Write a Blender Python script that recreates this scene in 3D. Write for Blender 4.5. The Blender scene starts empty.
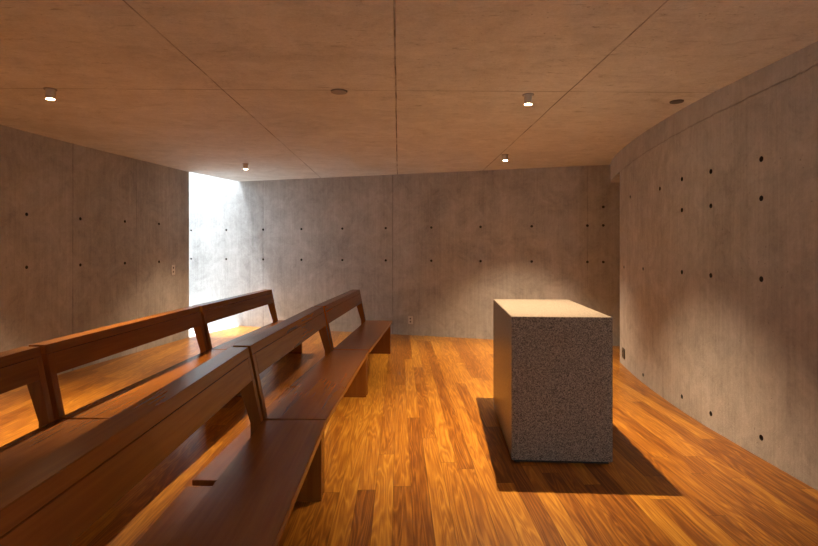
import bpy, bmesh, math, random
from mathutils import Vector, Matrix
random.seed(4)
S = bpy.context.scene
COL = S.collection

# ---------------------------------------------------------------- materials
def newmat(name):
    m = bpy.data.materials.new(name); m.use_nodes = True
    nt = m.node_tree; nt.nodes.clear()
    out = nt.nodes.new('ShaderNodeOutputMaterial')
    b = nt.nodes.new('ShaderNodeBsdfPrincipled')
    nt.links.new(b.outputs[0], out.inputs[0])
    return m, nt, b
class G:
    """tiny node helper"""
    def __init__(s, nt): s.nt = nt
    def n(s, t, **kw):
        nd = s.nt.nodes.new(t)
        for k, v in kw.items(): setattr(nd, k, v)
        return nd
    def l(s, a, b): s.nt.links.new(a, b)
    def put(s, v, sock):
        if hasattr(v, 'is_output'): s.l(v, sock)
        else: sock.default_value = v
    def math(s, op, a, b=0.0, c=None, clamp=False):
        nd = s.n('ShaderNodeMath', operation=op, use_clamp=clamp)
        s.put(a, nd.inputs[0]); s.put(b, nd.inputs[1])
        if c is not None: s.put(c, nd.inputs[2])
        return nd.outputs[0]
    def coord(s): return s.n('ShaderNodeTexCoord').outputs['Object']
    def sep(s, v):
        nd = s.n('ShaderNodeSeparateXYZ'); s.l(v, nd.inputs[0]); return nd.outputs
    def comb(s, x, y, z):
        nd = s.n('ShaderNodeCombineXYZ')
        s.put(x, nd.inputs[0]); s.put(y, nd.inputs[1]); s.put(z, nd.inputs[2]); return nd.outputs[0]
    def scale(s, v, sc, rot=(0, 0, 0)):
        nd = s.n('ShaderNodeMapping'); s.l(v, nd.inputs[0]); nd.inputs['Scale'].default_value = sc
        nd.inputs['Rotation'].default_value = rot
        return nd.outputs[0]
    def noise(s, v, sc=1, det=4, rough=.55, dist=0.0):
        nd = s.n('ShaderNodeTexNoise'); s.l(v, nd.inputs['Vector'])
        nd.inputs['Scale'].default_value = sc; nd.inputs['Detail'].default_value = det
        nd.inputs['Roughness'].default_value = rough; nd.inputs['Distortion'].default_value = dist
        return nd.outputs['Fac']
    def rng(s, v, a, b, c=0, d=1):
        nd = s.n('ShaderNodeMapRange'); s.put(v, nd.inputs[0])
        for i, q in enumerate((a, b, c, d)): s.put(q, nd.inputs[1+i])
        return nd.outputs[0]
    def ramp(s, v, stops):
        nd = s.n('ShaderNodeValToRGB'); s.l(v, nd.inputs[0]); e = nd.color_ramp.elements
        while len(e) < len(stops): e.new(.5)
        for q, (p, c) in zip(e, stops): q.position = p; q.color = (*c, 1)
        return nd.outputs[0]
    def mix(s, f, a, b, mode='MIX'):
        nd = s.n('ShaderNodeMix', data_type='RGBA', blend_type=mode)
        s.put(f, nd.inputs[0])
        for v, i in ((a, 6), (b, 7)):
            if isinstance(v, tuple): nd.inputs[i].default_value = (*v, 1)
            else: s.l(v, nd.inputs[i])
        return nd.outputs[2]
    def bump(s, h, st, dist=.01):
        nd = s.n('ShaderNodeBump'); s.l(h, nd.inputs['Height'])
        nd.inputs['Strength'].default_value = st; nd.inputs['Distance'].default_value = dist
        return nd.outputs[0]
    def line(s, v, pos, w):
        """1 on the line v = pos, 0 away from it"""
        return s.rng(s.math('ABSOLUTE', s.math('SUBTRACT', v, pos)), w*.5, w, 1, 0)

def concrete(name, tint=(1, 1, 1), vertical=True, joints=None, band=None):
    m, nt, b = newmat(name); g = G(nt); co = g.coord()
    x, y, z = g.sep(co)
    big = g.noise(co, .8, 3, .6, .5)
    blot = g.noise(co, 2.6, 8, .68, 1.2)
    st = g.scale(co, (34, 34, 1.1)) if vertical else g.scale(co, (5, 26, 6))
    streak = g.noise(st, 1, 6, .7, .3)
    wide = g.noise(g.scale(co, (2.4, 2.4, .22)) if vertical else g.scale(co, (.9, 2.0, 1)), 1, 4, .62, .6)
    fine = g.noise(co, 48 if vertical else 60, 6, .9)
    mott = g.noise(co, 14, 5, .7, .6)
    sp = g.math('ADD', g.math('MULTIPLY', streak, .15 if vertical else .12), g.math('MULTIPLY', blot, .28))
    sp = g.math('ADD', sp, g.math('MULTIPLY', big, .13))
    sp = g.math('ADD', sp, g.math('MULTIPLY', wide, .15))
    sp = g.math('ADD', sp, g.math('MULTIPLY', mott, .14))
    sp = g.math('ADD', sp, g.math('MULTIPLY', fine, .16 if vertical else .34))
    if not vertical: sp = g.rng(sp, .38, .68, .415, .625)
    t = lambda c: tuple(min(.8, c[i]*tint[i]) for i in range(3))
    col = g.ramp(sp, [(.39, t((.25, .245, .238))), (.50, t((.40, .395, .385))), (.61, t((.55, .545, .535)))])
    # darker worn patches and pale lime bloom
    worn = g.rng(g.noise(g.scale(co, (1.5, 2.6, 1.5)), 1, 9, .74, 1.6), .57, .72, 0, .36 if vertical else .34)
    col = g.mix(worn, col, t((.17, .160, .150)))
    bloom = g.rng(g.noise(g.scale(co, (1.1, 1.7, .8)), 1, 9, .76, 2.2), .56, .70, 0, .40)
    col = g.mix(bloom, col, t((.56, .55, .53)))
    pits = g.n('ShaderNodeTexVoronoi'); g.l(co, pits.inputs['Vector']); pits.inputs['Scale'].default_value = 24
    pm = g.rng(pits.outputs['Distance'], .05, .14, 1, 0)
    pr = g.math('MULTIPLY', pm, g.rng(g.noise(co, 6, 3), .53, .60, 0, 1))
    col = g.mix(g.math('MULTIPLY', pr, .5), col, t((.11, .10, .095)))
    h = g.math('ADD', g.math('MULTIPLY', streak, .35), g.math('MULTIPLY', fine, .45))
    h = g.math('ADD', h, g.math('MULTIPLY', mott, .35))
    h = g.math('SUBTRACT', h, g.math('MULTIPLY', pr, .8))
    if not vertical:
        gouge = g.rng(g.noise(g.scale(co, (4.5, 20, 4)), 1, 6, .74, 1.8), .60, .68, 0, 1)
        col = g.mix(g.math('MULTIPLY', gouge, .45), col, t((.15, .13, .12)))
        h = g.math('SUBTRACT', h, g.math('MULTIPLY', gouge, .6))
    if joints:
        for ax, pos, w, amt in joints:
            v = {'x': x, 'y': y, 'z': z}[ax]
            wob = g.math('ADD', v, g.math('MULTIPLY', g.math('SUBTRACT', g.noise(co, 2.0, 2), .5), .012))
            ln = g.line(wob, pos, w)
            brk = g.math('MULTIPLY', g.rng(g.noise(co, 3.2, 3), .36, .58, .25, 1), amt)
            col = g.mix(g.math('MULTIPLY', ln, brk), col, t((.06, .05, .045)))
            h = g.math('SUBTRACT', h, g.math('MULTIPLY', ln, amt))
    if band:
        # pour joint of the upper band: height falls with distance along y
        zz = g.math('SUBTRACT', band[0], g.math('MULTIPLY', y, band[1]))
        d = g.math('ADD', g.math('SUBTRACT', z, zz), g.math('MULTIPLY', g.math('SUBTRACT', g.noise(co, 9, 5), .5), .035))
        up = g.rng(d, -.006, .006, 0, 1)
        col = g.mix(g.math('MULTIPLY', up, .22), col, t((.50, .49, .47)))
        ln = g.line(d, 0.0, .007)
        col = g.mix(g.math('MULTIPLY', ln, .28), col, t((.14, .13, .12)))
        h = g.math('SUBTRACT', h, ln)
    g.l(col, b.inputs['Base Color'])
    b.inputs['Roughness'].default_value = .8
    b.inputs['Specular IOR Level'].default_value = .3
    g.l(g.bump(h, .75, .010), b.inputs['Normal'])
    return m

def floor_wood():
    m, nt, b = newmat('hardwood_planks'); g = G(nt); co = g.coord()
    x, y, z = g.sep(co)
    W = .104
    u = g.math('DIVIDE', g.math('ADD', x, 20), W)
    pid = g.math('FLOOR', u); fu = g.math('FRACT', u)
    wn = g.n('ShaderNodeTexWhiteNoise', noise_dimensions='1D'); g.l(pid, wn.inputs['W'])
    off = g.math('MULTIPLY', wn.outputs['Value'], 7.0)
    Lr = 2.3
    v = g.math('DIVIDE', g.math('ADD', g.math('ADD', y, 20), off), Lr)
    qid = g.math('FLOOR', v); fv = g.math('FRACT', v)
    w2 = g.n('ShaderNodeTexWhiteNoise', noise_dimensions='2D'); g.l(g.comb(pid, qid, 0), w2.inputs['Vector'])
    rnd = w2.outputs['Value']; w3 = g.sep(w2.outputs['Color'])
    shift = g.comb(g.math('MULTIPLY', w3[0], 40), g.math('MULTIPLY', w3[1], 40), 0)
    va = g.n('ShaderNodeVectorMath', operation='ADD'); g.l(co, va.inputs[0]); g.l(shift, va.inputs[1])
    pc = va.outputs[0]
    low = g.noise(g.scale(pc, (11, .8, 1)), 1, 2, .5, .5)
    rings = g.math('FRACT', g.math('MULTIPLY', low, 11))
    rings = g.math('ABSOLUTE', g.math('SUBTRACT', g.math('MULTIPLY', rings, 2), 1))
    rings = g.math('POWER', rings, 1.6)
    grain = g.noise(g.scale(pc, (120, 3.5, 1)), 1, 3, .5, .3)
    curl = g.noise(g.scale(pc, (34, 2.4, 1)), 1, 3, .55, 1.2)
    f = g.math('ADD', g.math('MULTIPLY', rings, .15), g.math('MULTIPLY', grain, .24))
    f = g.math('ADD', f, g.math('MULTIPLY', curl, .20))
    f = g.math('ADD', f, g.math('MULTIPLY', g.math('SUBTRACT', rnd, .5), .20))
    f = g.math('ADD', f, .17)
    col = g.ramp(f, [(.30, (.17, .052, .006)), (.43, (.33, .125, .014)), (.55, (.50, .225, .026)), (.70, (.68, .38, .060))])
    e1 = g.math('MINIMUM', fu, g.math('SUBTRACT', 1, fu))
    e2 = g.math('MINIMUM', fv, g.math('SUBTRACT', 1, fv))
    gap = g.math('MAXIMUM', g.rng(e1, .004, .016, 1, 0), g.rng(e2, .0004, .0014, 1, 0))
    col = g.mix(g.math('MULTIPLY', gap, .75), col, (.05, .018, .006))
    g.l(col, b.inputs['Base Color'])
    b.inputs['Roughness'].default_value = .30
    b.inputs['Specular IOR Level'].default_value = .5
    g.l(g.bump(g.math('SUBTRACT', 1, gap), .10, .002), b.inputs['Normal'])
    return m

def bench_wood(name, vert=False):
    m, nt, b = newmat(name); g = G(nt); co = g.coord()
    oi = g.n('ShaderNodeObjectInfo')
    rv = g.math('MULTIPLY', oi.outputs['Random'], 30)
    va = g.n('ShaderNodeVectorMath', operation='ADD'); g.l(co, va.inputs[0]); g.l(g.comb(rv, rv, rv), va.inputs[1])
    pc = va.outputs[0]
    s1 = (60, 60, 2.2) if vert else (60, 2.2, 60)
    s2 = (7, 7, .7) if vert else (7, .7, 7)
    grain = g.noise(g.scale(pc, s1), 1, 4, .5, .4)
    low = g.noise(g.scale(pc, s2), 1, 3, .5, .8)
    fig = g.noise(g.scale(pc, (26, 26, 1.5) if vert else (26, 1.5, 26)), 1, 3, .5, .6)
    f = g.math('ADD', g.math('MULTIPLY', grain, .35), g.math('MULTIPLY', low, .35))
    f = g.math('ADD', f, g.math('MULTIPLY', fig, .30))
    col = g.ramp(f, [(.30, (.150, .048, .006)), (.50, (.205, .070, .009)), (.70, (.260, .095, .013))])
    g.l(col, b.inputs['Base Color'])
    b.inputs['Roughness'].default_value = .26
    return m

def granite(name, rough, bstr, k=1.0):
    m, nt, b = newmat(name); g = G(nt); co = g.coord()
    n1 = g.noise(co, 170, 3, .7); n2 = g.noise(co, 60, 3, .6)
    vo = g.n('ShaderNodeTexVoronoi'); g.l(co, vo.inputs['Vector']); vo.inputs['Scale'].default_value = 210
    cell = g.sep(vo.outputs['Color'])[0]
    f = g.math('ADD', g.math('MULTIPLY', n1, .45), g.math('MULTIPLY', cell, .35))
    f = g.math('ADD', f, g.math('MULTIPLY', n2, .20))
    st = [(.30, (.07, .067, .062)), (.43, (.27, .26, .25)), (.56, (.46, .45, .43)), (.74, (.72, .70, .68))]
    st = [(p, tuple(q*k*w for q, w in zip(c, (1, .91, .79)))) for p, c in st]
    col = g.ramp(f, st)
    g.l(col, b.inputs['Base Color']); b.inputs['Roughness'].default_value = rough
    g.l(g.bump(n1, bstr, .003), b.inputs['Normal'])
    return m

def plain(name, c, rough=.5, metal=0, emit=None, st=0, var=.0):
    m, nt, b = newmat(name); g = G(nt)
    co = g.coord(); n = g.noise(co, 30, 3)
    col = g.mix(g.rng(n, .3, .7, 0, 1), tuple(q*(1-.12) for q in c), c)
    g.l(col, b.inputs['Base Color'])
    b.inputs['Roughness'].default_value = rough; b.inputs['Metallic'].default_value = metal
    if emit:
        b.inputs['Emission Color'].default_value = (*emit, 1); b.inputs['Emission Strength'].default_value = st
    return m

ZC = 2.63
M = {}
M['wall'] = concrete('board_marked_concrete')
M['wall_l'] = concrete('left_wall_concrete', joints=[('y', 6.10, .008, .55), ('y', 7.15, .007, .45)])
M['wall_b'] = concrete('far_wall_concrete', joints=[('x', -2.43, .007, .45), ('x', -.10, .007, .5), ('x', 2.78, .006, .35)])
M['wall_r'] = concrete('right_wall_concrete', (1.03, 1, .97), band=(2.60, .036))
M['ceil'] = concrete('ceiling_concrete', (1.30, 1.31, 1.29), vertical=False,
                     joints=[('x', -.022, .007, .85), ('x', -1.345, .006, .8), ('x', 1.315, .006, .8), ('y', 4.0, .005, .8)])
M['floor'] = floor_wood()
M['wood'] = bench_wood('reddish_brown_wood')
M['woodv'] = bench_wood('reddish_brown_wood_upright', True)
M['granite'] = granite('granite_honed', .30, .12, .56)
M['granite_rough'] = granite('granite_bush_hammered', .75, .4, .60)
M['dark'] = plain('dark_recess', (.02, .017, .015), .7)
M['plug'] = plain('dark_mortar_plug', (.045, .038, .032), .9)
M['steel'] = plain('brushed_steel', (.62, .60, .57), .4, .6)
M['grey_plate'] = plain('grey_plastic', (.68, .66, .63), .45)
M['cap'] = plain('grey_metal_cap', (.30, .29, .29), .5, .3)
M['cap_dark'] = plain('dark_metal_cap', (.11, .10, .09), .6)
M['gravel'] = plain('white_gravel', (.78, .77, .75), .9)
M['lens'] = plain('lamp_lens', (.9, .85, .75), .4, 0, (1.0, .70, .38), 60)

# ---------------------------------------------------------------- mesh helpers
def link(name, bm, mat, parent=None, smooth=False):
    me = bpy.data.meshes.new(name); bmesh.ops.recalc_face_normals(bm, faces=bm.faces)
    bm.to_mesh(me); bm.free()
    for mm in (mat if isinstance(mat, list) else [mat]): me.materials.append(mm)
    if smooth:
        for p in me.polygons: p.use_smooth = True
    o = bpy.data.objects.new(name, me); COL.objects.link(o)
    if parent: o.parent = parent
    return o
def prism_xy(bm, pts, z0, z1):
    a = [bm.verts.new((x, y, z0)) for x, y in pts]; b = [bm.verts.new((x, y, z1)) for x, y in pts]
    n = len(pts)
    bm.faces.new(a[::-1]); bm.faces.new(b)
    for i in range(n): bm.faces.new((a[i], a[(i+1) % n], b[(i+1) % n], b[i]))
def prism_y(pts, y0, y1, bev=.003):
    """side profile (x, z) pushed along y, with eased edges"""
    bm = bmesh.new()
    a = [bm.verts.new((x, y0, z)) for x, z in pts]; b = [bm.verts.new((x, y1, z)) for x, z in pts]
    n = len(pts)
    bm.faces.new(a); bm.faces.new(b[::-1])
    for i in range(n): bm.faces.new((a[i], a[(i+1) % n], b[(i+1) % n], b[i]))
    bmesh.ops.recalc_face_normals(bm, faces=bm.faces)
    if bev: bmesh.ops.bevel(bm, geom=list(bm.edges), offset=bev, segments=2, affect='EDGES')
    return bm
def cyl(bm, r1, r2, z0, z1, c=(0, 0), seg=32):
    bmesh.ops.create_cone(bm, cap_ends=True, segments=seg, radius1=r1, radius2=r2, depth=z1-z0,
                          matrix=Matrix.Translation((c[0], c[1], (z0+z1)/2)))
def box_bm(x0, x1, y0, y1, z0, z1, bev=0):
    bm = bmesh.new(); prism_xy(bm, [(x0, y0), (x1, y0), (x1, y1), (x0, y1)], z0, z1)
    bmesh.ops.recalc_face_normals(bm, faces=bm.faces)
    if bev: bmesh.ops.bevel(bm, geom=list(bm.edges), offset=bev, segments=2, affect='EDGES')
    return bm
def empty(name, loc, label, cat, group=None, rz=0):
    o = bpy.data.objects.new(name, None); COL.objects.link(o); o.location = loc
    o.rotation_euler = (0, 0, rz); o.empty_display_size = .1
    o['label'] = label; o['category'] = cat
    if group: o['group'] = group
    return o
def structure(o): o['kind'] = 'structure'; return o

def spline(pts, n=6):
    out = []
    for i in range(len(pts)-1):
        p0 = Vector(pts[max(i-1, 0)]); p1 = Vector(pts[i]); p2 = Vector(pts[i+1]); p3 = Vector(pts[min(i+2, len(pts)-1)])
        for k in range(n):
            t = k/n
            out.append(tuple(.5*((2*p1)+(-p0+p2)*t+(2*p0-5*p1+4*p2-p3)*t*t+(-p0+3*p1-3*p2+p3)*t**3)))
    out.append(tuple(pts[-1])); return out
def offset(pts, d):
    out = []
    for i, p in enumerate(pts):
        a = Vector(pts[max(i-1, 0)]); b = Vector(pts[min(i+1, len(pts)-1)])
        t = (b-a).normalized(); out.append((p[0]+t.y*d, p[1]-t.x*d))
    return out
def wall(name, pts, thick, z0, z1, mat, holes=()):
    """solid wall along a plan line; holes = (x, y, z, nx, ny) tie holes cut into the face"""
    bm = bmesh.new(); back = offset(pts, thick)
    n = len(pts); V = []
    for p, q in zip(pts, back):
        V.append([bm.verts.new((p[0], p[1], z0)), bm.verts.new((p[0], p[1], z1)),
                  bm.verts.new((q[0], q[1], z1)), bm.verts.new((q[0], q[1], z0))])
    for i in range(n-1):
        for k in range(4): bm.faces.new((V[i][k], V[i][(k+1) % 4], V[i+1][(k+1) % 4], V[i+1][k]))
    bm.faces.new(V[0]); bm.faces.new(V[-1][::-1])
    o = link(name, bm, [mat, M['plug']] if holes else mat)
    if holes:
        cb = bmesh.new()
        for (x, y, z, nx, ny, r) in holes:
            q = Vector((nx, ny, 0)).to_track_quat('Z', 'Y').to_matrix().to_4x4()
            bmesh.ops.create_cone(cb, cap_ends=True, segments=16, radius1=r*.75, radius2=r, depth=.13,
                                  matrix=Matrix.Translation((x, y, z)) @ q @ Matrix.Translation((0, 0, -.03)))
        c = link('cutter', cb, [mat, M['plug']])
        for p in c.data.polygons: p.material_index = 1
        md = o.modifiers.new('holes', 'BOOLEAN'); md.operation = 'DIFFERENCE'; md.object = c; md.solver = 'EXACT'
        dg = bpy.context.evaluated_depsgraph_get()
        me = bpy.data.meshes.new_from_object(o.evaluated_get(dg))
        o.modifiers.clear(); o.data = me
        bpy.data.objects.remove(c)
    return structure(o)

# ---------------------------------------------------------------- room shell
BW = lambda x: 8.545 - .34*x          # far wall, plan line
LEFT = [(-3.97, -1.6), (-4.02, .2), (-4.03, 2), (-3.99, 3.8), (-3.905, 5.115), (-3.76, 6.18), (-3.55, 7.26), (-3.335, 8.34)]
RIGHT = [(2.70, -2.3), (2.58, -.6), (2.50, 1.0), (2.455, 2.3), (2.45, 3.05), (2.445, 3.7), (2.46, 4.4), (2.54, 5.2), (2.64, 5.85), (2.756, 6.43)]
left_pts, right_pts = spline(LEFT), spline(RIGHT)

def on_line(pts, y):
    for a, b in zip(pts, pts[1:]):
        if a[1] <= y <= b[1]:
            t = (y-a[1])/(b[1]-a[1]); d = (Vector(b)-Vector(a)).normalized()
            return a[0]+(b[0]-a[0])*t, d
    raise ValueError
hl, hb, hr = [], [], []
for y, zs in [(5.48, (1.77, 1.22)), (6.21, (1.765, 1.22)), (6.94, (1.77, 1.22)), (7.62, (1.77, 1.22)), (4.4, (1.77, 1.22)), (3.5, (1.77, 1.22))]:
    x, d = on_line(left_pts, y)
    for z in zs: hl.append((x, y, z, d.y, -d.x, .020))
nb = Vector((-.34, -1)).normalized()
for x in (-3.91, -3.17, -2.43, -1.70, -.96, -.215, .525, 1.28, 2.02, 2.777, 2.985):
    for z in (1.75, 1.215): hb.append((x, BW(x), z, nb.x, nb.y, .021))
hb.append((2.985, BW(2.985), 2.02, nb.x, nb.y, .021))
for y, zs in [(3.46, (2.02, 1.755, 1.21, .14)), (4.03, (2.02, 1.75, 1.205, .12)), (4.48, (2.02, 1.75, 1.21, .125)),
              (4.95, (1.99,)), (5.42, (1.20, .085)), (5.90, (2.005,)), (6.20, (1.19,)), (2.85, (2.02, 1.75, 1.21, .14))]:
    x, d = on_line(right_pts, y)
    for z in zs: hr.append((x, y, z, -d.y, d.x, .021))

wall('wall_left', left_pts, -.28, 0, ZC, M['wall_l'], hl)
wall('wall_far', [(-6.2, BW(-6.2)), (4.9, BW(4.9))], -.3, -.02, 3.7, M['wall_b'], hb)
wall('wall_right', right_pts, .30, 0, ZC, M['wall_r'], hr)
# wall behind the camera, its unseen open doorway added for daylight fill
wall('wall_near', [(-4.3, -2.3), (1.75, -2.3)], .25, 0, ZC, M['wall'])
wall('wall_near_return', [(2.3, -2.3), (3.05, -2.3)], .25, 0, ZC, M['wall'])
wall('trim_3', [(1.75, -2.3), (2.3, -2.3)], .25, 2.25, ZC, M['wall'])
def portal(loc, rot, w, h):
    d = bpy.data.lights.new('added_daylight_opening', 'AREA'); d.shape = 'RECTANGLE'; d.size = w; d.size_y = h
    d.cycles.is_portal = True
    o = bpy.data.objects.new('added_daylight_opening', d); COL.objects.link(o); o.location = loc; o.rotation_euler = rot
portal((2.02, -2.34, 1.12), (math.pi/2, 0, 0), .55, 2.25)
wall('trim_4', [(-3.95, -2.3), (-3.97, -1.6)], -.28, 2.25, ZC, M['wall'])  # head of an unseen side opening, added for neutral daylight on the right wall
portal((-4.1, -1.95, 1.12), (0, -math.pi/2, 0), 2.25, .7)
# concrete lintel that carries the curve on over the passage to the far wall
lint = spline([(2.64, 5.85), (2.756, 6.43), (2.89, 6.95), (3.04, 7.40), (3.09, 7.52)], 4)
lint = [p for p in lint if p[1] >= 6.42]
wall('trim_1', lint, .30, ZC-.262, ZC, M['wall_r'])
wall('wall_passage', [(3.03, 6.38), (4.6, 6.38), (4.6, 6.99)], .2, 0, ZC, M['wall'])

bm = bmesh.new()
slab = [(-3.63, 8.28), (-3.335, 8.34), (-2.905, BW(-2.905)), (-2.88, BW(-2.88)+.05), (4.9, BW(4.9)+.05), (4.9, 6.1), (3.3, 6.1), (3.1, -2.6), (-4.4, -2.6), (-4.4, 2), (-4.25, 5)]
prism_xy(bm, slab, ZC, ZC+.30)
structure(link('ceiling', bm, M['ceil']))
bm = bmesh.new()
fl = [(-3.63, 8.28), (-3.335, 8.34), (-2.90, BW(-2.90)), (-2.88, BW(-2.88)+.05), (4.9, BW(4.9)+.05), (4.9, 6.1), (3.3, 6.1), (3.1, -2.6), (-4.4, -2.6), (-4.4, 2), (-4.25, 5)]
prism_xy(bm, fl, -.06, 0)
structure(link('floor', bm, M['floor']))
bm = box_bm(-14, 8, -6, 16, -.20, -.062)
structure(link('ground', bm, M['gravel']))
wall('wall_added_well_return', [(-3.62, 8.0), (-6.2, 8.0)], .25, -.06, 2.95, M['wall'])  # unseen wall added to cut low sky light on the far wall
wall('wall_added_well_end', [(-6.2, 7.75), (-6.2, BW(-6.2))], -.25, -.06, 2.95, M['wall'])  # unseen outer wall added, its height shaped to steer the sky light
# raised white gravel bed of the light well, just outside the floor edge
bm = bmesh.new(); prism_xy(bm, [(-3.345, 8.36), (-2.91, BW(-2.91)+.0), (-6.2, BW(-6.2)), (-6.2, 8.36)], -.06, -.004)
structure(link('trim_2', bm, M['gravel']))

# ---------------------------------------------------------------- benches
def rear_x(z): return -.415 - .31*(z-.44) if z > .44 else -.415
def front_x(z): return -.356 - .205*(z-.44) if z > .44 else -.356
L = 2.02
def make_bench(label):
    t = empty('wooden_pew', (0, 0, 0), label, 'pew', 'wooden pews in two rows')
    link('seat', prism_y([(0, .44), (0, .400), (-.356, .400), (-.356, .44)], 0, L, .003), M['wood'], t)
    z0, z1, zt = .680, .803, .857
    link('backrest', prism_y([(front_x(z0), z0), (front_x(z1), z1), (rear_x(z1), z1), (rear_x(z0), z0)], .0545, L-.0545, .0015), M['wood'], t)
    link('top_rail', prism_y([(front_x(z1+.002), z1+.002), (front_x(zt), zt), (rear_x(zt), zt), (rear_x(z1+.002), z1+.002)], .004, L-.004, .0025), M['wood'], t)
    for a, b in ((.004, .054), (L-.054, L-.004)):
        link('leg', prism_y([(-.020, 0), (-.020, .400), (-.356, .400), (-.356, 0)], a, b, .003), M['woodv'], t)
        pz = z1+.001
        link('post', prism_y([(-.357, 0.0), (-.357, .44), (front_x(pz), pz), (rear_x(pz), pz), (-.415, .44), (-.415, 0.0)], a-.0, b, .002), M['woodv'], t)
    # low kneeling board carried behind the pew
    link('kneeler', prism_y([(-.520, .038), (-.520, .072), (-.788, .072), (-.788, .038)], .012, L-.012, .003), M['wood'], t)
    for a, b in ((.12, .16), (L-.16, L-.12)):
        link('kneeler_bracket', prism_y([(-.416, 0), (-.416, .0375), (-.74, .0375), (-.74, 0)], a, b, .002), M['wood'], t)
    return t
def copy_thing(o, label):
    c = o.copy(); COL.objects.link(c); c['label'] = label
    for ch in list(o.children):
        d = ch.copy(); COL.objects.link(d); d.parent = c
        d.matrix_parent_inverse = ch.matrix_parent_inverse.copy()
    return c
spots = [((-.413, .955), 0.0), ((-.415, 2.984), math.atan(.063)), ((-.284, 5.016), math.atan(.097))]
names = [['largest wooden pew, beside the aisle, its long backrest running out of the lower left corner',
          'middle wooden pew of the aisle-side row, between the largest pew and the far one',
          'farthest wooden pew of the aisle-side row, its end close to the far wall outlet'],
         ['dark wooden pew cut by the left edge, nearest of the left wall row',
          'middle dark wooden pew of the left wall row, orange light along its top edge',
          'farthest dark wooden pew of the left wall row, in front of the white daylight']]
proto = None
for r, (dx, dy) in enumerate(((0, 0), (-1.195, .04))):
    for k, ((x, y), a) in enumerate(spots):
        if proto is None: o = proto = make_bench(names[0][0])
        else: o = copy_thing(proto, names[r][k])
        o.location = (x+dx, y+dy, 0); o.rotation_euler = (0, 0, -a)

# ---------------------------------------------------------------- granite altar
al = empty('stone_altar', (.747, 3.425, 0), 'solid speckled grey granite altar block with a bright lit top, standing on the wooden floor', 'altar', rz=-math.radians(4.5))
bm = box_bm(0, .655, 0, 1.18, .018, .966, .003)
o = link('block', bm, [M['granite'], M['granite_rough']], al)
for p in o.data.polygons:
    if p.normal.y < -.7: p.material_index = 1
link('plinth', box_bm(.02, .635, .02, 1.16, 0, .018), M['dark'], al)

# ---------------------------------------------------------------- ceiling downlights
def make_light(loc, label):
    t = empty('ceiling_downlight', (loc[0], loc[1], ZC), label, 'downlight', 'cylinder downlights on the ceiling')
    bm = bmesh.new(); cyl(bm, .046, .046, -.006, -.0005); link('ceiling_plate', bm, M['cap'], t, False)
    # open tube: outer wall, rim, inner wall
    bm = bmesh.new(); n = 32; rings = []
    for r, z in ((.030, -.006), (.033, -.006), (.033, -.078), (.028, -.078), (.028, -.060), (.0001, -.060)):
        rings.append([bm.verts.new((r*math.cos(2*math.pi*i/n), r*math.sin(2*math.pi*i/n), z)) for i in range(n)])
    for a, b in zip(rings, rings[1:]):
        for i in range(n): bm.faces.new((a[i], a[(i+1) % n], b[(i+1) % n], b[i]))
    link('housing', bm, M['steel'], t)
    bm = bmesh.new(); cyl(bm, .027, .024, -.079, -.062); link('lens', bm, M['lens'], t)
    return t
def lamp(t, power, dy=0, cone=92):
    ld = bpy.data.lights.new('lamp_light', 'SPOT'); ld.energy = power; ld.color = (1.0, .70, .42)
    ld.spot_size = math.radians(cone); ld.spot_blend = 1.0; ld.shadow_soft_size = .016
    lo = bpy.data.objects.new('lamp_light', ld); COL.objects.link(lo); lo.parent = t; lo.location = (0, dy, -.098)
lights = [((1.02, 4.08), 'bright cylinder downlight on the ceiling directly above the granite altar', 265),
          ((1.38, 6.71), 'small cylinder downlight near the far wall, right of the centre ceiling joint', 225),
          ((-2.20, 7.52), 'small cylinder downlight by the daylit opening at the far left', 135),
          ((-2.65, 4.01), 'bright cylinder downlight at the left of the ceiling above the left wall pews', 265)]
lights += [((.95, -.45), 'added fill downlight, unseen behind the viewer, on the aisle side', 330),  # two unseen downlights added behind the camera as warm bounce fill
           ((-2.6, -.45), 'added fill downlight, unseen behind the viewer, on the left wall side', 120)]
for (p, lab, pw) in lights:
    lamp(make_light(p, lab), pw)

# blank cap and round recess in the ceiling
def ceil_disc(x, y, r, label, mat, name, cat):
    t = bmesh.new(); cyl(t, r, r*1.04, -.010, -.0005, seg=40)
    o = link(name, t, mat); o.location = (x, y, ZC); o['label'] = label; o['category'] = cat
ceil_disc(-.46, 4.02, .062, 'small grey blank cap on the ceiling joint left of centre', M['cap'], 'ceiling_disc', 'disc')
ceil_disc(2.29, 4.24, .052, 'small dark round cap on the ceiling beside the curved right wall', M['cap_dark'], 'ceiling_disc', 'disc')

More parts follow.
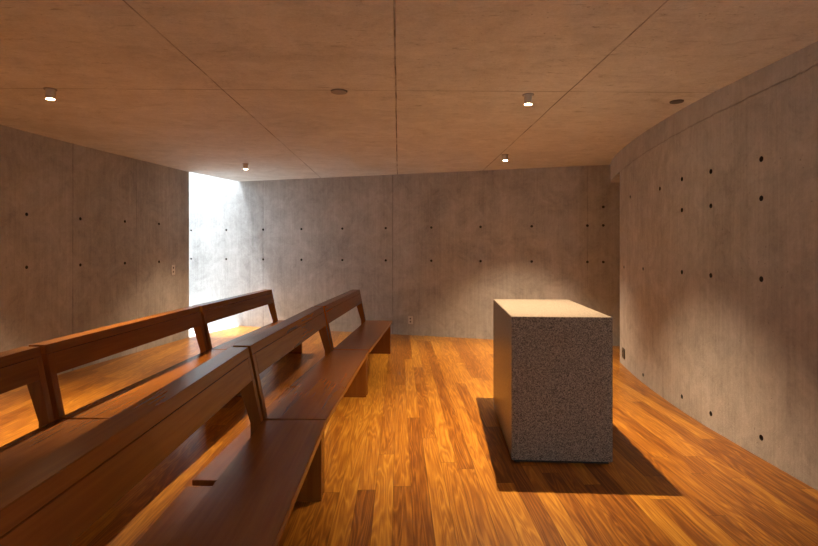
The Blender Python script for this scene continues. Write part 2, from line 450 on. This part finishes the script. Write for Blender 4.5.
# ---------------------------------------------------------------- wall outlets
def outlet(x, y, z, nx, ny, w, h, label, cat, mat='grey_plate'):
    t = empty('wall_outlet', (x, y, z), label, cat, None, math.atan2(-nx, ny)+math.pi)
    # local -y points into the room
    link('cover_plate', box_bm(-w/2, w/2, -.014, 0, -h/2, h/2, .003), M[mat], t)
    for s in (-1, 1):
        bm = bmesh.new(); cyl(bm, .013, .013, -.004, .002, seg=20)
        bmesh.ops.rotate(bm, verts=bm.verts, cent=(0, 0, 0), matrix=Matrix.Rotation(math.pi/2, 3, 'X'))
        o = link('socket', bm, M['dark'], t); o.location = (0, -.013, s*h*.2)
    return t
outlet(.195, BW(.195), .245, nb.x, nb.y, .075, .125, 'small grey double outlet low on the far wall beside the last aisle pew', 'outlet')
x, d = on_line(left_pts, 7.93)
outlet(x, 7.93, 1.09, d.y, -d.x, .09, .15, 'small grey switch plate at mid height on the left wall near its end', 'switch')
x, d = on_line(right_pts, 6.20)
outlet(x, 6.20, .155, -d.y, d.x, .11, .12, 'small dark outlet low on the curved right wall near its far end', 'outlet', 'cap_dark')

# ---------------------------------------------------------------- sky
w = bpy.data.worlds.new('sky'); S.world = w; w.use_nodes = True
nt = w.node_tree; nt.nodes.clear(); g = G(nt)
bg = g.n('ShaderNodeBackground'); out = g.n('ShaderNodeOutputWorld'); g.l(bg.outputs[0], out.inputs[0])
bg.inputs[0].default_value = (.80, .91, 1.0, 1); bg.inputs[1].default_value = 2.6

# hazy sun falling steeply into the open light well
sd = bpy.data.lights.new('sun_light', 'SUN'); sd.energy = 5.5; sd.color = (.96, .98, 1.0); sd.angle = math.radians(9)
so = bpy.data.objects.new('sun_light', sd); COL.objects.link(so)
u = Vector((.947, -.322, 0)); nn = Vector((.322, .947, 0))
so.rotation_euler = (u*.33 + nn*.10 - Vector((0, 0, 1))).to_track_quat('-Z', 'Y').to_euler()

# ---------------------------------------------------------------- camera
F = 520
cd = bpy.data.cameras.new('camera'); cd.sensor_width = 36; cd.lens = F/818*36
cd.shift_y = -25/818; cd.clip_start = .05
cam = bpy.data.objects.new('camera', cd); COL.objects.link(cam)
cam.location = (0, 0, 1.42); cam.rotation_euler = (math.pi/2, 0, -math.atan(10.3/F))
S.camera = cam
S.view_settings.view_transform = 'Standard'; S.view_settings.look = 'None'
S.view_settings.gamma = 1; S.view_settings.use_curve_mapping = False
S.view_settings.exposure = 1.5
